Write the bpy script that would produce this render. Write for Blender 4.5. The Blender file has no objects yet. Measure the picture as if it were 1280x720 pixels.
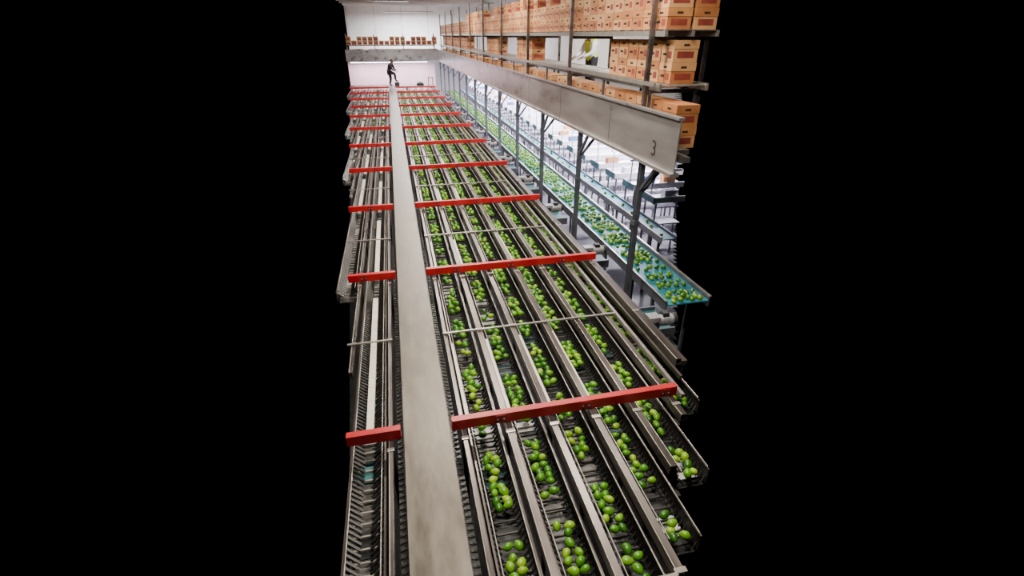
import bpy, math, random
from mathutils import Vector, Matrix
random.seed(7)
S = bpy.context.scene
COL = S.collection
CAMZ = 5.6

# ---------------------------------------------------------------- materials
def mat(name, c1, c2=None, rough=0.5, metal=0.0, scale=8.0, stretch=(1,1,1), bump=0.0, rvar=0.0, emis=None, estr=0.0, spec=None, detail=4.0):
    m = bpy.data.materials.new(name); m.use_nodes = True
    nt = m.node_tree; b = nt.nodes['Principled BSDF']
    b.inputs['Base Color'].default_value = (*c1, 1)
    b.inputs['Roughness'].default_value = rough
    b.inputs['Metallic'].default_value = metal
    if spec is not None: b.inputs['Specular IOR Level'].default_value = spec
    tc = nt.nodes.new('ShaderNodeTexCoord'); mp = nt.nodes.new('ShaderNodeMapping')
    mp.inputs['Scale'].default_value = stretch
    nz = nt.nodes.new('ShaderNodeTexNoise'); nz.inputs['Scale'].default_value = scale; nz.inputs['Detail'].default_value = detail
    nt.links.new(tc.outputs['Object'], mp.inputs['Vector']); nt.links.new(mp.outputs[0], nz.inputs['Vector'])
    if c2 is not None:
        r = nt.nodes.new('ShaderNodeValToRGB')
        r.color_ramp.elements[0].position = 0.35; r.color_ramp.elements[1].position = 0.68
        r.color_ramp.elements[0].color = (*c1, 1); r.color_ramp.elements[1].color = (*c2, 1)
        nt.links.new(nz.outputs['Fac'], r.inputs['Fac']); nt.links.new(r.outputs['Color'], b.inputs['Base Color'])
    if rvar:
        mr = nt.nodes.new('ShaderNodeMapRange')
        mr.inputs['To Min'].default_value = rough - rvar; mr.inputs['To Max'].default_value = rough + rvar
        nt.links.new(nz.outputs['Fac'], mr.inputs['Value']); nt.links.new(mr.outputs[0], b.inputs['Roughness'])
    if bump:
        bp = nt.nodes.new('ShaderNodeBump'); bp.inputs['Strength'].default_value = bump; bp.inputs['Distance'].default_value = 0.01
        nt.links.new(nz.outputs['Fac'], bp.inputs['Height']); nt.links.new(bp.outputs[0], b.inputs['Normal'])
    if emis:
        b.inputs['Emission Color'].default_value = (*emis, 1); b.inputs['Emission Strength'].default_value = estr
    return m

M_walk = mat('walkway_steel', (.095,.082,.066), (.155,.138,.114), .38, .4, 9, (1,.35,1), .3, .14, detail=9)
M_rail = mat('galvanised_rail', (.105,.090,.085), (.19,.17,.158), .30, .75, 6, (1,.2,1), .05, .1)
M_raildk = mat('rail_dark_steel', (.03,.027,.025), (.06,.055,.05), .5, .5, 8)  # dark steel for rail sides, lane side plates and rollers
M_thin = mat('thin_bar_steel', (.36,.34,.31), (.52,.49,.45), .30, .65, 10)
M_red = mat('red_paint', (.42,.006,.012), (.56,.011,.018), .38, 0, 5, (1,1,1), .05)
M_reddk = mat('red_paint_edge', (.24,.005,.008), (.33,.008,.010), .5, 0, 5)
M_black = mat('black_rubber', (.006,.007,.007), (.016,.019,.019), .35, 0, 12)
M_finger = mat('black_finger_plastic', (.008,.008,.008), (.016,.015,.014), .35, 0, 12)
M_teal = mat('teal_belt', (.012,.085,.09), (.025,.13,.14), .5, 0, 6)
M_teald = mat('teal_tray', (.010,.035,.040), (.02,.06,.065), .35, 0, 6)
M_greyb = mat('grey_belt', (.03,.03,.029), (.13,.125,.115), .4, .2, 18)
M_blue = mat('blue_belt', (.02,.18,.24), (.035,.26,.33), .45, 0, 4)
M_white = mat('white_tray', (.42,.44,.44), (.62,.64,.62), .4, 0, 10)
M_cream = mat('cream_strip', (.66,.62,.52), (.80,.76,.66), .35, 0, 8)
M_dark = mat('dark_frame', (.03,.03,.032), (.06,.06,.06), .5, .4, 6)
M_post = mat('grey_post_paint', (.08,.09,.11), (.13,.14,.165), .45, .3, 6)
M_girder = mat('girder_steel', (.32,.315,.315), (.50,.495,.49), .30, .65, 2.2, (1,.35,1.5), .04, .1)
M_floor = mat('floor_concrete', (.045,.045,.045), (.075,.073,.07), .55, 0, 3, bump=.1)
M_floor2 = mat('packing_floor_lit', (.20,.20,.22), (.28,.28,.30), .4, 0, 3, bump=.05)  # lighter copy of the floor: packing-area brightness painted into its colour
M_wall = mat('wall_panel_white', (.72,.70,.71), (.80,.78,.79), .6, 0, 1.5)
M_ceil = mat('ceiling_panel', (.75,.74,.75), (.82,.81,.82), .6, 0, 1.5)
M_table = mat('table_white_steel', (.74,.71,.78), (.88,.86,.92), .3, .1, 4)
M_tframe = mat('table_frame_grey', (.20,.21,.26), (.30,.31,.37), .45, .3, 6)
M_bin = mat('blue_bin_plastic', (.05,.14,.30), (.07,.18,.36), .4)
M_card = [mat('cardboard_a', (.44,.18,.055), (.54,.25,.085), .7, 0, 5), mat('cardboard_b', (.54,.28,.115), (.62,.34,.15), .7, 0, 5), mat('cardboard_c', (.36,.13,.038), (.46,.18,.06), .7, 0, 5)]
M_print = mat('box_print_red', (.20,.03,.02), (.28,.05,.03), .7)
M_hole = mat('box_hole', (.03,.015,.01), None, .9)
M_fruit = [mat('fruit_green_a', (.032,.16,.002), (.085,.28,.004), .30, 0, 9),
           mat('fruit_green_b', (.070,.24,.003), (.17,.39,.008), .30, 0, 9),
           mat('fruit_green_c', (.016,.095,.002), (.04,.17,.003), .32, 0, 9),
           mat('fruit_green_d', (.16,.35,.006), (.29,.46,.014), .32, 0, 9)]
M_motor = mat('motor_aluminium', (.40,.41,.43), (.58,.58,.60), .35, .6, 10)
M_tube = mat('tube_glow', (.9,.9,.95), None, .5, emis=(.93,.90,1.0), estr=14)
M_plate = mat('deck_plate', (.09,.09,.09), (.14,.14,.135), .5, .3, 4)

# ---------------------------------------------------------------- mesh builder
class MB:
    def __init__(s): s.v=[]; s.f=[]; s.m=[]; s.sm=[]; s.mats=[]
    def mi(s, m):
        if m not in s.mats: s.mats.append(m)
        return s.mats.index(m)
    def raw(s, vs, fs, m, smooth=False):
        o=len(s.v); s.v.extend(vs); k=s.mi(m)
        for f in fs: s.f.append(tuple(i+o for i in f)); s.m.append(k); s.sm.append(smooth)
    def box(s, x0,x1,y0,y1,z0,z1, m):
        s.raw([(x0,y0,z0),(x1,y0,z0),(x1,y1,z0),(x0,y1,z0),(x0,y0,z1),(x1,y0,z1),(x1,y1,z1),(x0,y1,z1)],
              [(0,3,2,1),(4,5,6,7),(0,1,5,4),(1,2,6,5),(2,3,7,6),(3,0,4,7)], m)
    def obox(s, M, sx,sy,sz, m):
        vs=[tuple(M@Vector((a*sx/2,b*sy/2,c*sz/2))) for a,b,c in ((-1,-1,-1),(1,-1,-1),(1,1,-1),(-1,1,-1),(-1,-1,1),(1,-1,1),(1,1,1),(-1,1,1))]
        s.raw(vs,[(0,3,2,1),(4,5,6,7),(0,1,5,4),(1,2,6,5),(2,3,7,6),(3,0,4,7)], m)
    def beam(s, p, q, w, h, m):
        p=Vector(p); q=Vector(q); d=q-p; L=d.length
        M=Matrix.Translation((p+q)/2)@d.to_track_quat('Y','Z').to_matrix().to_4x4()
        s.obox(M,w,L,h,m)
    def cyl(s, p, q, r, m, n=10, r2=None):
        p=Vector(p); q=Vector(q); r2=r if r2 is None else r2
        Q=(q-p).to_track_quat('Z','Y').to_matrix()
        vs=[]
        for c,rr in ((p,r),(q,r2)):
            for i in range(n):
                a=2*math.pi*i/n; vs.append(tuple(c+Q@Vector((rr*math.cos(a),rr*math.sin(a),0))))
        s.raw(vs,[(i,(i+1)%n,n+(i+1)%n,n+i) for i in range(n)],m,True)
        s.raw(vs,[tuple(range(n-1,-1,-1)),tuple(range(n,2*n))],m)
    def obj(s, name, parent=None, bevel=0):
        me=bpy.data.meshes.new(name); me.from_pydata(s.v,[],s.f)
        for m in s.mats: me.materials.append(m)
        me.polygons.foreach_set('material_index', s.m); me.polygons.foreach_set('use_smooth', s.sm); me.update()
        o=bpy.data.objects.new(name,me); COL.objects.link(o)
        if parent: o.parent=parent
        if bevel:
            b=o.modifiers.new('bevel','BEVEL'); b.width=bevel; b.segments=2; b.limit_method='ANGLE'
        return o
def empty(name, loc=(0,0,0)):
    e=bpy.data.objects.new(name,None); e.location=loc; COL.objects.link(e); return e

# extent of the hall that is modelled (plan outline, in steps of one machine module)
def xr(y,z): return .558*y+.167*(CAMZ-z)
def xl(y,z): return -.0628*y-.1465*(CAMZ-z)
MOD=.275; Y0=1.19; YE=37.6
def ystart(x,z, marg=.03):
    y=Y0
    while y<YE-1 and not (xl(y+MOD,z)-marg < x < xr(y+MOD,z)+marg): y+=MOD
    return y

# ---------------------------------------------------------------- fruit prototypes
import bmesh
def ico(sub):
    bm=bmesh.new(); bmesh.ops.create_icosphere(bm,subdivisions=sub,radius=1)
    vs=[v.co.copy() for v in bm.verts]; fs=[tuple(v.index for v in f.verts) for f in bm.faces]; bm.free()
    out=[]
    for v in vs:      # mango: slightly flattened, fat shoulder, narrower tip, small beak
        t=v.z
        k=1-.16*t-.10*t*t
        out.append(Vector((v.x*.86*k+.10*t*t, v.y*.79*k, t*1.10)))
    return out,fs
ICO={2:ico(2),3:ico(3)}
def fruit(mb,x,y,z,r,hi):
    vs,fs=ICO[3 if hi else 2]
    e=Matrix.Rotation(random.uniform(0,6.28),3,'Z')@Matrix.Rotation(random.uniform(1.2,1.9),3,'X')@Matrix.Rotation(random.uniform(0,6.28),3,'Z')
    c=Vector((x,y,z))
    mb.raw([tuple(c+e@(v*r)) for v in vs],fs,random.choices(M_fruit,[4,3.4,2.2,1.5])[0],True)

# ================================================================= WALKWAY
wk=MB()
wk.box(-.222,.195,Y0,YE-.02,2.365,2.40,M_walk)
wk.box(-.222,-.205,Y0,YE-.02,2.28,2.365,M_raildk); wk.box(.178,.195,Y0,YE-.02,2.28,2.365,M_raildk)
for i in range(12):
    y=3.39+3.3*i-1.6
    if y>YE: break
    wk.box(-.17,-.13,y-.02,y+.02,0,2.28,M_dark); wk.box(.10,.14,y-.02,y+.02,0,2.28,M_dark)
    wk.box(-.19,.16,y-.025,y+.025,2.22,2.28,M_dark)
wk.obj('walkway',None,.004)

# ================================================================= SORTING BAYS
PITCH=.415
RX=[.314+PITCH*i for i in range(7)]
LX=[-.336-PITCH*i for i in range(7)]
BEAMY=[3.39+3.3*i for i in range(11)]
def lane(mbB,mbF,xc,side):
    ys=ystart(xc,2.2,.04)
    mbB.box(xc-.125,xc+.125,ys,YE,2.08,2.10,M_black if side>0 else M_greyb)
    for s in (-1,1):
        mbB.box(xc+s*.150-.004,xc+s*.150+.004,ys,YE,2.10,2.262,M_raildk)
        mbB.box(xc+s*.146-.008,xc+s*.146+.008,ys,YE,2.262,2.270,M_rail)
        mbB.cyl((xc+s*.122,ys,2.315),(xc+s*.122,YE,2.315),.006,M_thin,6)
    y=ys+random.uniform(0,.5)
    while y<YE-.5:
        L=random.uniform(.18,.36); m=random.choice([M_white,M_teald,M_plate,M_teald,M_plate] if side>0 else [M_white,M_teal,M_white,M_black])
        mbB.box(xc-.115,xc+.115,y,min(y+L,YE),2.10,2.112,m)
        y+=L+random.uniform(.25,1.1)
    # chain rollers across the bed
    y=ys+.05
    while y<14:
        mbB.cyl((xc-.118,y,2.135),(xc+.118,y,2.135),.011,M_raildk if side>0 else M_thin,6); y+=.11
    y=ys; step=.05
    while y<YE-.05:
        if y>16: step=.10
        for s in (-1,1):
            if side>0:
                M=Matrix.Translation((xc+s*.105,y,2.175))@Matrix.Rotation(s*-.75,4,'Y')@Matrix.Rotation(s*.35,4,'Z')
                mbF.obox(M,.07,.012 if y<16 else .03,.010,M_finger)
            else:
                M=Matrix.Translation((xc+s*.088,y,2.22))@Matrix.Rotation(s*-.45,4,'Y')@Matrix.Rotation(s*.45,4,'Z')
                mbF.obox(M,.125,.021 if y<16 else .03,.012,M_finger)
        y+=step

for side,XS,nm in ((1,RX,'right'),(-1,LX,'left')):
    E=empty('fruit_sorting_conveyor')
    rails=MB(); beds=MB(); fing=MB(); bars=MB(); legs=MB()
    for i,x in enumerate(XS):
        ys=ystart(x,2.4,.0)
        if ys>YE-2: continue
        w=(.032 if i else .020) if side>0 else .018
        rails.box(x-w,x+w,ys,YE,2.388,2.398,M_rail)
        rails.box(x-w,x-w+.010,ys,YE,2.30,2.388,M_rail); rails.box(x+w-.010,x+w,ys,YE,2.30,2.388,M_rail)
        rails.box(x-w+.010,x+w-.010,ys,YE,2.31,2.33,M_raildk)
        rails.box(x-w,x-w+.008,ys,YE,2.398,2.404,M_thin)
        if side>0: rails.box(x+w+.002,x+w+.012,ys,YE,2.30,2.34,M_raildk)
        for b in BEAMY:
            for yy in (b-1.65,b+.12,b-.12):
                if yy>ys: rails.box(x-w-.012,x+w+.012,yy-.02,yy+.02,2.398,2.408,M_thin)
        for b in BEAMY:
            if b>ys+.1:
                legs.box(x-.02,x+.02,b-.03,b+.01,0,2.30,M_dark)
    for i in range(6):
        xc=(XS[i]+XS[i+1])/2
        if ystart(xc,2.2,.04)>YE-2: continue
        lane(beds,fing,xc,side)
        for b in BEAMY:
            if side>0:
                if (i<4 and random.random()<.7 or i<2):
                    xs=XS[i]+.062; a=b+.2; e=b+1.5
                    if a>ystart(xs,2.4): beds.box(xs-.014,xs+.014,a,e,2.30,2.345,M_cream)
            else:
                if random.random()<.85:
                    xs=xc+.01; a=b+.25; e=b+random.choice([1.5,2.6,2.9])
                    if a>ystart(xs,2.4): beds.box(xs-.034,xs+.034,a,min(e,YE),2.28,2.32,M_cream)
    y=Y0; gx=.236 if side>0 else -.262
    while y<22:
        M=Matrix.Translation((gx,y,2.27))@Matrix.Rotation(side*.3,4,'Y')
        fing.obox(M,.05,.012,.012,M_finger); y+=.06
    beds.box(gx-.03,gx+.03,Y0,YE,2.18,2.20,M_black)
    for b in BEAMY+[BEAMY[-1]+3.3]:
        y=b-1.68
        if y<Y0 or y>YE: continue
        if side>0: x0,x1=XS[0]-.03,min(XS[6]-.30 if y>3 else 9,xr(y,2.4)+.03)
        else: x0,x1=max(XS[6],xl(y,2.4)-.03),XS[0]+.03
        bars.box(x0,x1,y-.012,y+.012,2.409,2.426,M_thin)
    rails.obj('lane_rails',E,.003); beds.obj('lane_beds',E); fing.obj('carrier_fingers',E); bars.obj('crossbars',E); legs.obj('legs',E)
    if side>0:
        sk=MB(); xo=XS[6]+.06; ys=ystart(xo,2.3,0)
        sk.box(xo,xo+.012,ys,YE,1.75,2.30,M_dark); sk.box(xo-.02,xo+.05,ys,YE,2.30,2.36,M_rail)
        sk.box(xo+.012,xo+.06,ys,YE,2.02,2.07,M_post)
        sk.box(XS[5]+.13,XS[5]+.165,ystart(XS[5]+.15,2.4,0),YE,2.34,2.392,M_thin)
        sk.box(XS[5]+.27,XS[5]+.30,ystart(XS[5]+.28,2.4,0),YE,2.34,2.392,M_rail)
        sk.obj('outer_skirt',E)
    for b in BEAMY:
        rb=MB()
        if side>0: x0,x1=.212,min(XS[6]+.09,xr(b,2.45)+.03)
        else: x0,x1=max(XS[6]-.05,xl(b,2.45)-.03),-.24
        if x1-x0<.1: continue
        rb.box(x0,x1,b-.012,b+.0,2.408,2.515,M_red)
        rb.box(x0,x1,b,b+.055,2.503,2.515,M_red)
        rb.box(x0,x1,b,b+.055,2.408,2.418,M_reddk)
        x=x0+.45 if side>0 else x1-.45
        while x0+.1<x<x1-.1:
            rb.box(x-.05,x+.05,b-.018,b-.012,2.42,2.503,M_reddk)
            for dx in (-.03,.03): rb.cyl((x+dx,b-.026,2.46),(x+dx,b-.018,2.46),.008,M_thin,6)
            x+=.83*side
        rb.obj('red_crossbeam',None,.002)

# fruit in the sorting lanes
fr=MB()
for i in range(6):
    xc=(RX[i]+RX[i+1])/2; y=ystart(xc,2.2,.04)+.05
    while y<36.5:
        L=random.uniform(.22,.75); e=min(y+L,36.8)
        while y<e:
            hi=y<8
            n=random.choice([1,1,2,2])
            for k in range(n):
                ox=random.uniform(-.035,.035) if n==1 else (-.042+.084*k)+random.uniform(-.012,.012)
                fruit(fr,xc+ox,y+random.uniform(-.02,.02),2.20+random.uniform(0,.03),random.uniform(.035,.044),hi)
            y+=random.uniform(.062,.088)
        y+=random.uniform(.06,.32)
fr.obj('green_mangoes')
fr=MB()
for (a,b) in ((21,26),(27,36)):
    for x in (LX[0]-.2,LX[1]-.2,LX[2]-.2):
        y=max(a,ystart(x,2.2))
        while y<b:
            fruit(fr,x+random.uniform(-.05,.05),y,2.2,.04,False); y+=random.uniform(.1,.5)
fr.obj('green_mangoes')

# ================================================================= MAIN FRUIT BELT (right of bay, lower)
E=empty('fruit_collection_belt')
b=MB(); BX0,BX1,BZ=4.20,4.98,1.50; ys=6.5; ye=43.5
b.box(BX0,BX1,ys,ye,BZ-.02,BZ,M_blue)
for x in (BX0-.03,BX1):
    b.box(x,x+.03,ys,ye,BZ-.12,BZ+.07,M_post)
for x in (BX0-.05,BX1+.02): b.box(x,x+.03,ys,ye,BZ+.07,BZ+.085,M_thin)
y=ys+.5
while y<ye:
    for x in (BX0,BX1-.05): b.box(x,x+.05,y,y+.05,0,BZ-.12,M_post)
    b.box(BX0,BX1,y,y+.05,BZ-.18,BZ-.12,M_post); y+=2.2
b.obj('belt_frame',E)
fr=MB(); y=ys+.05
while y<43:
    n=random.choice([4,4,5,6,6]) 
    for k in range(n):
        fruit(fr,BX0+.10+(BX1-BX0-.20)*(k+random.uniform(.1,.9))/n,y+random.uniform(-.03,.03),BZ+.036+random.choice([0,0,.03]),random.uniform(.040,.052),y<10)
    y+=random.uniform(.065,.105)
    if random.random()<.10: y+=.2
fr.obj('fruit',E)
# second belt
E=empty('outer_transfer_belt'); b=MB(); fr=MB()
X0,X1,Z=5.42,5.74,1.62
b.box(X0,X1,9.0,43,Z-.02,Z,M_blue)
for x in (X0-.03,X1): b.box(x,x+.03,9.0,43,Z-.10,Z+.05,M_tframe)
y=9.6
while y<43:
    for x in (X0,X1-.05): b.box(x,x+.05,y,y+.05,0,Z-.10,M_tframe)
    y+=2.4
y=9.2
while y<42:
    fruit(fr,random.uniform(X0+.06,X1-.06),y,Z+.036,.042,False); y+=random.uniform(.15,.8)
b.obj('belt_frame',E); fr.obj('fruit',E)

# cross feeders + gear motors
for i in range(13):
    y=5.6+2.55*i
    E=empty('cross_feed_conveyor',(0,0,0)); b=MB()
    x0,x1=2.95,3.80
    b.box(x0,x1,y,y+.62,1.60,1.62,M_teal)
    for yy in (y-.03,y+.62): b.box(x0,x1,yy,yy+.03,1.52,1.68,M_post)
    b.box(3.0,3.05,y+.1,y+.15,0,1.6,M_post); b.box(3.0,3.05,y+.5,y+.55,0,1.6,M_post)
    b.obj('frame',E)
    g=MB(); c=(3.20,y-.35,2.06)
    g.obox(Matrix.Translation(c),.16,.16,.18,M_motor)
    g.cyl((c[0]+.08,c[1],c[2]),(c[0]+.30,c[1],c[2]),.075,M_motor,14)
    for k in range(7): g.cyl((c[0]+.10+.028*k,c[1],c[2]),(c[0]+.108+.028*k,c[1],c[2]),.088,M_motor,14)
    g.cyl((c[0]+.30,c[1],c[2]),(c[0]+.35,c[1],c[2]),.082,M_dark,14)
    g.box(c[0]+.13,c[0]+.22,c[1]-.05,c[1]+.05,c[2]+.07,c[2]+.13,M_dark)
    g.box(2.90,c[0],c[1]-.07,c[1]+.07,c[2]-.11,c[2]-.09,M_post)
    g.cyl((c[0],c[1]-.12,c[2]),(c[0],c[1]-.08,c[2]),.05,M_dark,12)
    g.obj('gear_motor',E,.003)

# ================================================================= PACKING TABLES under the mezzanine
for i in range(29):
    y=9.3+1.2*i
    x0=5.95; x1=min(10.9,xr(y+.5,2.0)+.02)
    if x1-x0<.25: continue
    E=empty('packing_table'); b=MB()
    b.box(x0,x1,y,y+.58,1.98,2.01,M_table)
    b.box(x0,x1,y-.03,y,1.94,2.09,M_table); b.box(x0,x1,y+.58,y+.61,1.94,2.09,M_table)
    b.box(x0,x1,y+.05,y+.55,1.35,1.38,M_table)
    b.box(x0-.03,x0,y-.03,y+.61,1.92,2.10,M_tframe)
    x=x0+.05
    while x<x1-.1:
        for yy in (y,y+.54): b.box(x,x+.04,yy,yy+.04,0,1.98,M_tframe)
        b.box(x,x+.025,y+.3,y+.325,2.01,2.7,M_tframe)
        x+=1.3
    b.box(x0,x1,y+.28,y+.34,2.62,2.68,M_table)
    x=x0+.3
    while x<x1-.45:
        if random.random()<.45:
            m=random.choice([M_bin,M_card[1],M_table,M_table])
            b.box(x,x+.36,y+.06,y+.075,2.01,2.22,m); b.box(x,x+.36,y+.245,y+.26,2.01,2.22,m)
            b.box(x,x+.015,y+.06,y+.26,2.01,2.22,m); b.box(x+.345,x+.36,y+.06,y+.26,2.01,2.22,m); b.box(x,x+.36,y+.06,y+.26,2.01,2.03,m)
        x+=.6
    b.obj('frame',E,.004)
    if i%2==0:
        t=MB(); E2=empty('fluorescent_light'); xe=min(10.5,x1)
        x=x0
        t.box(x0,xe,y+.82,y+.96,3.42,3.47,M_table)
        for dy in (.86,.92): t.cyl((x0+.03,y+dy,3.395),(xe-.03,y+dy,3.395),.02,M_tube,8)
        for xx in (x0+.2,xe-.2): t.box(xx-.01,xx+.01,y+.88,y+.90,3.47,3.90,M_dark)
        t.obj('tube_fixture',E2)
        L=bpy.data.lights.new('tube_lamp','AREA'); L.shape='RECTANGLE'; L.size=max(.3,xe-x0); L.size_y=.18
        L.energy=180*max(.3,xe-x0); L.color=(.92,.87,1.0)
        o=bpy.data.objects.new('tube_lamp',L); o.location=((x0+xe)/2,y+.89,3.36); COL.objects.link(o); o.parent=E2

# ================================================================= MEZZANINE
GX=3.9; GY0=6.45; GY1=44.9
E=empty('mezzanine_girder'); g=MB()
g.box(GX,GX+.02,GY0,GY1,3.78,4.53,M_girder)
g.box(GX-.035,GX+.06,GY0,GY1,4.53,4.57,M_girder)
g.box(GX-.05,GX+.10,GY0,GY1,3.73,3.78,M_girder)
y=8.9
while y<GY1:
    g.box(GX-.004,GX,y,y+.008,3.78,4.53,M_dark); y+=3.0
g.obj('girder_plate',E,.004)
cu=bpy.data.curves.new('bay_number','FONT'); cu.body='3'; cu.size=.34; cu.extrude=.001; cu.align_x='CENTER'
cu.materials.append(M_dark)
o=bpy.data.objects.new('bay_number',cu); COL.objects.link(o)
o.matrix_world=Matrix(((0,0,-1,GX-.004),(-1,0,0,7.12),(0,1,0,3.91),(0,0,0,1))); o.parent=E
E=empty('mezzanine_girder'); g=MB()
XL=-3.4
g.box(XL,GX,45.0,45.02,3.78,4.53,M_girder); g.box(XL,GX,44.96,45.06,4.53,4.57,M_girder); g.box(XL,GX,44.95,45.10,3.73,3.78,M_girder)
g.obj('girder_plate',E,.004)

d=MB()      # decks
y=6.5
while y<51.4:
    d.box(GX+.11,min(11.4,xr(y+.5,4.0)),y,y+.5,3.92,4.0,M_plate); y+=.5
d.box(XL,GX+.02,45.11,51.5,3.92,4.0,M_plate)
d.obj('mezzanine_deck')

for i in range(13):     # lower posts with knee braces
    y=7.5+3.0*i
    p=MB(); p.box(GX-.01,GX+.08,y-.045,y-.03,0,3.728,M_post); p.box(GX-.01,GX+.08,y+.03,y+.045,0,3.728,M_post); p.box(GX+.03,GX+.04,y-.03,y+.03,0,3.728,M_post)
    p.box(GX-.05,GX+.14,y-.1,y+.1,0,.02,M_post)
    p.beam((GX+.035,y-.03,3.25),(GX+.035,y-.45,3.70),.05,.05,M_post)
    p.beam((GX+.08,y,3.2),(GX+.6,y,3.85),.05,.05,M_post)
    p.box(GX-.02,GX+.09,y-.06,y+.06,2.62,2.70,M_post)
    p.obj('support_post')

E=empty('box_rack'); c=MB(); ys=7.6
for x in (4.12,4.95): c.box(x,x+.04,ys,44.5,4.80,4.91,M_thin)
c.box(4.02,4.05,ys,44.5,4.87,4.93,M_thin)
y=ys+.05
while y<44.4:
    c.cyl((4.16,y,4.875),(4.95,y,4.875),.022,M_thin,7); y+=.12 if y<20 else .24
y=ys+.3
while y<44.5:
    for x in (4.12,4.95): c.box(x,x+.04,y,y+.04,4.0,4.8,M_post)
    y+=2.0
c.obj('roller_conveyor',E)
c=MB()
for x in (4.10,4.55,4.97): c.box(x,x+.05,ys,44.5,5.58,5.66,M_thin)
y=ys
while y<44.4: c.box(4.10,5.02,y,y+.06,5.66,5.675,M_plate); y+=.35
c.obj('upper_shelf',E)
for i in range(10):     # rack uprights
    y=7.95+3.9*i
    if y>44: break
    p=MB(); p.box(4.03,4.10,y-.035,y+.035,4.0,7.0,M_rail); p.box(5.02,5.08,y-.03,y+.03,4.0,7.0,M_rail)
    p.box(4.10,5.02,y-.02,y+.02,5.52,5.58,M_rail); p.box(4.10,5.02,y-.02,y+.02,4.74,4.80,M_rail)
    p.obj('upright',E,.004)

def carton(mb,cx,cy,z,sx,sy,h):
    m=random.choice(M_card)
    mb.box(cx-sx/2,cx+sx/2,cy-sy/2,cy+sy/2,z,z+h,m)
    t=.006
    mb.box(cx-sx/2-t,cx+sx/2+t,cy-sy/2-t,cy+sy/2+t,z+h*.62,z+h+.004,random.choice(M_card))
    a=cx-sx/2-t; 
    mb.box(a-.002,a,cy-.055,cy+.055,z+h*.74,z+h*.84,M_hole)
    mb.box(cx-sx/2-.002,cx-sx/2,cy-sy*.36,cy-sy*.05,z+h*.18,z+h*.5,M_print)
    mb.box(cx-sx/2-.002,cx-sx/2,cy+sy*.05,cy+sy*.36,z+h*.3,z+h*.42,M_hole)
    a=cy-sy/2-t
    mb.box(cx-.05,cx+.05,a-.002,a,z+h*.74,z+h*.84,M_hole)
    mb.box(cx-sx*.34,cx+sx*.34,cy-sy/2-.002,cy-sy/2,z+h*.2,z+h*.5,M_print)
bx=MB()
y=7.85
while y<44.2:
    n=random.choice([2,2,3]) if y<30 else 2
    for r in range(n): carton(bx,4.34,y,5.676+r*.292,.40,.38,.285)
    for r in range(2): carton(bx,4.79,y,5.676+r*.292,.38,.38,.285)
    y+=.41
    if random.random()<.06: y+=.3
for a,b_ in ((7.85,10.1),(16.4,18.2),(21.8,24.2),(30.5,44)):
    y=a
    while y<b_:
        for r in range(2): carton(bx,4.53,y,4.90+r*.317,.42,.38,.31)
        y+=.415
bx.obj('stacked_cardboard_boxes')
bx=MB(); y=7.35
while y<44.2:
    for r in range(2 if random.random()<.85 else 1): carton(bx,4.40,y,4.001+r*.325,.38,.44,.318)
    y+=.47
bx.obj('stacked_cardboard_boxes')
bx=MB(); x=-3.1
while x<3.8:
    for z0,n in ((4.001,2),(4.9,2)):
        for r in range(n if random.random()<.8 else 1): carton(bx,x,45.9,z0+r*.30,.38,.38,.29)
    x+=.43
bx.obj('stacked_cardboard_boxes')
sh=MB()
for z in (4.86,):
    sh.box(-3.3,3.8,45.65,45.69,z-.04,z+.03,M_rail); sh.box(-3.3,3.8,46.1,46.14,z-.04,z+.03,M_rail)
    sh.box(-3.3,3.8,45.69,46.1,z+.0,z+.03,M_plate)
for x in (-3.3,-1.1,1.2,3.7): sh.box(x,x+.06,45.6,45.65,4.0,5.7,M_rail); sh.box(x,x+.06,46.14,46.2,4.0,5.7,M_rail)
sh.obj('box_shelf')

# ================================================================= ROOM
fl=MB(); y=1
while y<52:
    a=xl(y+.25,0); e=min(11.5,xr(y+.25,0)-.02); m=min(e,4.0)
    fl.box(a,m,y,y+.25,-.1,0,M_floor)
    if e>m: fl.box(m,e,y,y+.25,-.1,0,M_floor2)
    y+=.25
fl.obj('floor')
w=MB(); w.box(-3.5,11.5,52,52.2,0,8,M_wall)
x=-3.4
while x<11.5: w.box(x,x+.02,51.985,52,4,8,M_plate); x+=2.4
w.obj('wall_back')
w=MB(); w.box(-3.5,3.8,47.5,47.6,0,3.9,M_wall); w.obj('wall_back_lower')
w=MB(); w.box(11.5,11.7,20,52.2,0,8,M_wall); w.obj('wall_right')
c=MB(); c.box(-3.5,11.7,30,52.2,8,8.15,M_ceil)
for y in range(31,52,3): c.box(-3.4,11.5,y,y+.15,7.82,8,M_ceil)
c.obj('ceiling')

def ceil_or_fill_light(x,y,sx,sy,e,col,z=7.6):  # builds ceiling lamps; the added fill lamps use the same housing
    E=empty('ceiling_or_fill_light'); t=MB()
    t.box(x-sx/2-.04,x+sx/2+.04,y-sy/2-.04,y+sy/2+.04,z+.02,z+.10,M_thin)
    t.cyl((x-sx*.4,y,z+.1),(x-sx*.4,y,z+.4),.008,M_dark,5); t.cyl((x+sx*.4,y,z+.1),(x+sx*.4,y,z+.4),.008,M_dark,5)
    t.obj('lamp_housing',E)
    L=bpy.data.lights.new('lamp','AREA'); L.shape='RECTANGLE'; L.size=sx; L.size_y=sy; L.energy=e; L.color=col
    o=bpy.data.objects.new('lamp',L); o.location=(x,y,z); COL.objects.link(o); o.parent=E
WARM=(1,.89,.76)
for y in (3,9,15,21,27): 
    ceil_or_fill_light(0.9,y,2.0,.35,460,WARM)
for y in (7,17,27): ceil_or_fill_light(3.0,y,.4,2.2,260,WARM,7.7)
for y in (33,39): ceil_or_fill_light(0.5,y,2.2,.5,440,(1,.91,.86))
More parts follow.
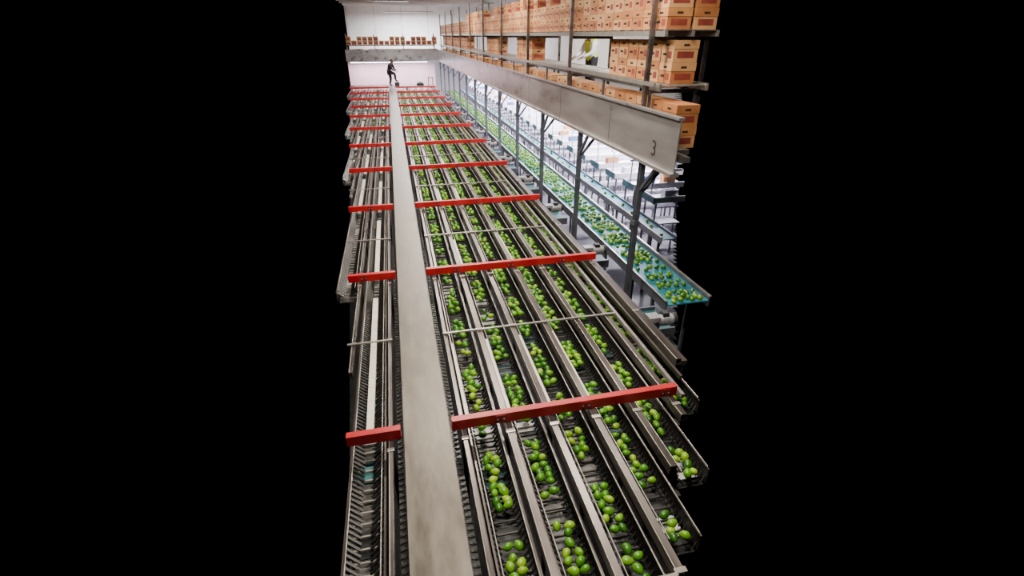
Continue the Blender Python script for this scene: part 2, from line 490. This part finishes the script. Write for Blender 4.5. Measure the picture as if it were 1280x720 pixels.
ceil_or_fill_light(2,48.5,4,.5,1900,(.97,.97,1),7.3)  # fill lamp added to brighten the back wall
ceil_or_fill_light(7.5,30,.6,3,600,(1,.95,.9)); ceil_or_fill_light(7.0,17,.6,3,500,(1,.95,.9),7.5); ceil_or_fill_light(7.5,42,.6,3,800,(1,.95,.95))  # fill lamps added over the mezzanine, which was too dark behind the racks
ceil_or_fill_light(6.3,12.3,.3,1.4,260,(1,.96,.92),6.9); ceil_or_fill_light(6.3,24,.3,1.4,260,(1,.96,.92),6.9)  # lower fill lamps, added to bring light onto the packing workers
# light strip beneath the far mezzanine
E=empty('fluorescent_light'); t=MB(); t.box(-3.3,3.2,46.2,46.4,3.60,3.66,M_table); t.cyl((-3.2,46.3,3.57),(3.1,46.3,3.57),.025,M_tube,8)
t.obj('tube_fixture',E)
L=bpy.data.lights.new('tube_lamp','AREA'); L.shape='RECTANGLE'; L.size=6.4; L.size_y=.2; L.energy=520; L.color=(1,.55,.66)
o=bpy.data.objects.new('tube_lamp',L); o.location=(0,46.3,3.52); COL.objects.link(o); o.parent=E

# far end machinery
pl=MB(); pl.box(-2.9,2.9,37.62,39.4,2.34,2.39,M_walk)
for x in (-2.8,-1,1,2.8): pl.box(x-.04,x+.04,39.2,39.28,0,2.34,M_dark); pl.box(x-.04,x+.04,37.7,37.78,0,2.34,M_dark)
pl.obj('end_platform')
E=empty('drive_unit'); b=MB()
b.box(1.7,2.2,38.1,38.5,2.392,2.52,M_dark); b.cyl((1.75,38.3,2.60),(2.15,38.3,2.60),.08,M_motor,12)
b.box(2.5,2.56,37.9,37.96,2.392,2.95,M_red); b.box(2.8,2.86,37.9,37.96,2.392,2.95,M_red); b.box(2.5,2.86,37.9,37.96,2.9,2.96,M_red)
b.obj('motor_block',E,.004)

# ================================================================= PEOPLE
M_skin=mat('skin',(.16,.075,.045),(.20,.095,.06),.5); M_hair=mat('hair',(.01,.008,.007),None,.7)
M_eyew=mat('eye_white',(.7,.7,.68),None,.3); M_mouth=mat('lips',(.18,.05,.045),None,.5)
def skinmesh(verts,edges,radii,roots,sub=2):
    me=bpy.data.meshes.new('tmp'); me.from_pydata(verts,edges,[])
    o=bpy.data.objects.new('tmp',me); COL.objects.link(o)
    md=o.modifiers.new('s','SKIN'); md.use_smooth_shade=True
    lay=me.skin_vertices[0].data
    for i,r in enumerate(radii): lay[i].radius=(r[0],r[1]) if isinstance(r,tuple) else (r,r)
    for r in range(len(verts)): lay[r].use_root=(r in roots)
    s=o.modifiers.new('ss','SUBSURF'); s.levels=sub; s.render_levels=sub
    dg=bpy.context.evaluated_depsgraph_get(); dg.update()
    out=bpy.data.meshes.new_from_object(o.evaluated_get(dg))
    bpy.data.objects.remove(o); return out
def person(name,loc,rz,J,cloth,hat=None,scale=1.0):
    names=list(J); V=[Vector(J[n][0]) for n in names]; R=[J[n][1] for n in names]
    idx={n:i for i,n in enumerate(names)}
    B=[('pelvis','waist','top'),('waist','chest','top'),('chest','neck0','top'),('neck0','neck1','skin'),('neck1','head','skin'),('head','crown','skin'),
       ('chest','sh_l','top'),('sh_l','el_l','sleeve'),('el_l','wr_l','fore'),('chest','sh_r','top'),('sh_r','el_r','sleeve'),('el_r','wr_r','fore'),
       ('pelvis','hp_l','leg'),('hp_l','kn_l','leg'),('kn_l','an_l','leg'),('an_l','to_l','shoe'),('pelvis','hp_r','leg'),('hp_r','kn_r','leg'),('kn_r','an_r','leg'),('an_r','to_r','shoe')]
    me=skinmesh([tuple(v) for v in V],[(idx[a],idx[b]) for a,b,_ in B],R,[idx['pelvis']])
    ml=list(dict.fromkeys(cloth.values()))
    me.materials.clear()
    for m in ml: me.materials.append(m)
    segs=[(V[idx[a]],V[idx[b]],k) for a,b,k in B]
    for p in me.polygons:
        c=p.center; best=None;bd=9
        for a,b,k in segs:
            d=b-a; t=max(0,min(1,(c-a).dot(d)/max(d.length_squared,1e-9))); q=(c-(a+d*t)).length
            if q<bd: bd=q;best=k
        if best=='top' and c.z<V[idx['pelvis']].z: best='leg'
        p.material_index=ml.index(cloth[best]); p.use_smooth=True
    E=empty(name,loc); E.rotation_euler=(0,0,rz); E.scale=(scale,)*3
    o=bpy.data.objects.new('body',me); COL.objects.link(o); o.parent=E
    h=V[idx['head']]; 
    f=MB()
    def ell(c,r,m):
        vs,fs=[],[]
        n1,n2=8,12
        for i in range(n1+1):
            th=math.pi*i/n1
            for j in range(n2):
                ph=2*math.pi*j/n2
                vs.append((c[0]+r[0]*math.sin(th)*math.cos(ph),c[1]+r[1]*math.sin(th)*math.sin(ph),c[2]+r[2]*math.cos(th)))
        for i in range(n1):
            for j in range(n2): fs.append((i*n2+j,(i+1)*n2+j,(i+1)*n2+(j+1)%n2,i*n2+(j+1)%n2))
        f.raw(vs,fs,m,True)
    hx,hy,hz=h
    ell((hx,hy+.01,hz),(.076,.095,.115),M_skin)
    for s in (-1,1):
        ell((hx+s*.032,hy+.092,hz+.008),(.014,.012,.009),M_eyew); ell((hx+s*.032,hy+.102,hz+.008),(.006,.005,.006),M_hair)
        ell((hx+s*.076,hy,hz),(.012,.022,.03),M_skin); ell((hx+s*.032,hy+.095,hz+.03),(.018,.008,.004),M_hair)
    ell((hx,hy+.108,hz-.02),(.014,.02,.024),M_skin); ell((hx,hy+.094,hz-.058),(.026,.012,.009),M_mouth)
    if hat:
        ell((hx,hy,hz+.045),(.09,.105,.09),hat); ell((hx,hy+.10,hz+.05),(.07,.075,.010),hat)
    else: ell((hx,hy-.015,hz+.03),(.085,.098,.10),M_hair)
    f.obj('head_features',E)
    for sd in ('l','r'):
        w=V[idx['wr_'+sd]]; e=V[idx['el_'+sd]]; d=(w-e).normalized(); s=-1 if sd=='l' else 1
        side=d.cross(Vector((0,0,1)));
        if side.length<.2: side=Vector((0,1,0))
        side.normalize(); n=d.cross(side).normalized()
        vs=[tuple(w-d*.02),tuple(w+d*.045),tuple(w+d*.085)]; es=[(0,1),(1,2)]; rr=[(.026,.022),(.038,.017),(.036,.015)]; roots=[0]
        for k,(off,L) in enumerate(((-.030,.072),(-.010,.082),(.010,.078),(.029,.060))):
            b0=len(vs); p=w+d*.075+side*off
            q1=p+d*L*.5; q2=q1+(d*.8+n*.5)*L*.35; q3=q2+(d*.5+n*.8)*L*.28
            vs+= [tuple(p),tuple(q1),tuple(q2),tuple(q3)]; es+=[(b0,b0+1),(b0+1,b0+2),(b0+2,b0+3)]; rr+=[.0095,.009,.0085,.007]; roots.append(b0)
        b0=len(vs); p=w+d*.025-side*.025
        vs+=[tuple(p),tuple(p+d*.03-side*.03+n*.01),tuple(p+d*.06-side*.035+n*.02)]; es+=[(b0,b0+1),(b0+1,b0+2)]; rr+=[.012,.010,.008]; roots.append(b0)
        hm=skinmesh(vs,es,rr,roots,1); hm.materials.clear(); hm.materials.append(cloth.get('hand',M_skin))
        ho=bpy.data.objects.new('hand_'+sd,hm); COL.objects.link(ho); ho.parent=E
    return E
def stand(**kw):
    J={'pelvis':((0,0,.93),(.145,.11)),'waist':((0,0,1.06),(.13,.10)),'chest':((0,.0,1.28),(.155,.115)),'neck0':((0,0,1.44),(.075,.07)),'neck1':((0,.01,1.50),(.055,.055)),
       'head':((0,.02,1.60),(.07,.08)),'crown':((0,.02,1.67),(.055,.065)),
       'sh_l':((-.18,0,1.39),.07),'el_l':((-.24,.0,1.12),.046),'wr_l':((-.22,.16,.93),.029),
       'sh_r':((.18,0,1.39),.07),'el_r':((.24,.0,1.12),.046),'wr_r':((.22,.16,.93),.029),
       'hp_l':((-.09,0,.88),.092),'kn_l':((-.10,.02,.49),.062),'an_l':((-.10,-.01,.09),.042),'to_l':((-.11,.15,.04),.038),
       'hp_r':((.09,0,.88),.092),'kn_r':((.10,.02,.49),.062),'an_r':((.10,-.01,.09),.042),'to_r':((.11,.15,.04),.038)}
    for k,v in kw.items(): J[k]=(v,J[k][1])
    return J
C_dk=mat('dark_jacket',(.012,.012,.014),(.02,.02,.022),.8); C_jean=mat('dark_trousers',(.02,.02,.028),(.035,.03,.035),.8)
C_vest=mat('hi_vis_vest',(.60,.80,.05),(.70,.88,.10),.6); C_white=mat('white_overall',(.75,.75,.70),(.82,.82,.78),.7); C_shoe=mat('shoe_leather',(.02,.015,.012),None,.5)
J=stand(pelvis=(0,-.05,.88),waist=(0,-.01,1.0),chest=(0,.10,1.20),neck0=(0,.17,1.34),neck1=(0,.20,1.40),head=(0,.24,1.50),crown=(0,.25,1.57),
  sh_l=(-.18,.14,1.31),el_l=(-.25,.22,1.05),wr_l=(-.16,.42,.93),sh_r=(.18,.14,1.31),el_r=(.24,.26,1.06),wr_r=(.16,.44,.90),
  hp_l=(-.09,-.05,.83),kn_l=(-.12,.0,.46),an_l=(-.13,-.10,.09),to_l=(-.15,.06,.04),
  hp_r=(.10,-.03,.84),kn_r=(.14,.40,.78),an_r=(.14,.42,.37),to_r=(.15,.58,.32))
def fatten(J,k0,legs=None):
    for k in list(J):
        r=J[k][1]; q=k0 if not(legs and k[:2] in('hp','kn','an')) else legs
        J[k]=(J[k][0],(r[0]*q,r[1]*q) if isinstance(r,tuple) else r*q)
fatten(J,1.35,1.45)
cl={'top':C_dk,'skin':M_skin,'sleeve':C_dk,'fore':C_dk,'leg':C_jean,'shoe':C_shoe}
PW=(-.10,38.05,2.39); rz=-math.radians(112)
person('worker',PW,rz,J,cl,None,1.08)
st=MB(); f=Matrix.Rotation(rz,3,'Z')@Vector((.15,.53,0))
st.box(PW[0]+f.x-.16,PW[0]+f.x+.16,PW[1]+f.y-.16,PW[1]+f.y+.16,2.391,2.66,M_dark); st.box(PW[0]+f.x-.18,PW[0]+f.x+.18,PW[1]+f.y-.18,PW[1]+f.y+.18,2.66,2.68,M_post)
st.obj('step_stool')
cl2={'top':C_vest,'skin':M_skin,'sleeve':C_white,'fore':C_white,'leg':C_jean,'shoe':C_shoe}
cap=mat('dark_cap',(.02,.02,.03),None,.8)
def packer():
    J=stand(chest=(0,.05,1.27),neck0=(0,.09,1.42),neck1=(0,.12,1.48),sh_l=(-.18,.07,1.38),sh_r=(.18,.07,1.38),
      head=(0,.17,1.56),crown=(0,.19,1.63),wr_l=(-.18,.42,1.02),wr_r=(.16,.44,1.02),el_l=(-.25,.17,1.12),el_r=(.25,.17,1.12))
    fatten(J,1.35); return J
person('packing_worker',(5.55,14.3,4.0),math.radians(105),packer(),{**cl2,'sleeve':C_white},cap,1.04)
person('packing_worker',(5.4,26.4,4.0),math.radians(80),packer(),cl2,cap,1.04)

# ================================================================= WORLD + CAMERA
w=bpy.data.worlds.new('world'); S.world=w; w.use_nodes=True
w.node_tree.nodes['Background'].inputs['Color'].default_value=(0,0,0,1); w.node_tree.nodes['Background'].inputs['Strength'].default_value=0
cd=bpy.data.cameras.new('camera'); cd.lens=610/1280*36; cd.sensor_width=36; cd.clip_end=200
cam=bpy.data.objects.new('camera',cd); COL.objects.link(cam); S.camera=cam
ya=math.radians(12.8); th=math.radians(27.4)
R=Vector((math.cos(ya),-math.sin(ya),0)); F=Vector((math.sin(ya)*math.cos(th),math.cos(ya)*math.cos(th),-math.sin(th))); U=R.cross(F)
cam.matrix_world=Matrix(((R.x,U.x,-F.x,0),(R.y,U.y,-F.y,0),(R.z,U.z,-F.z,CAMZ),(0,0,0,1)))
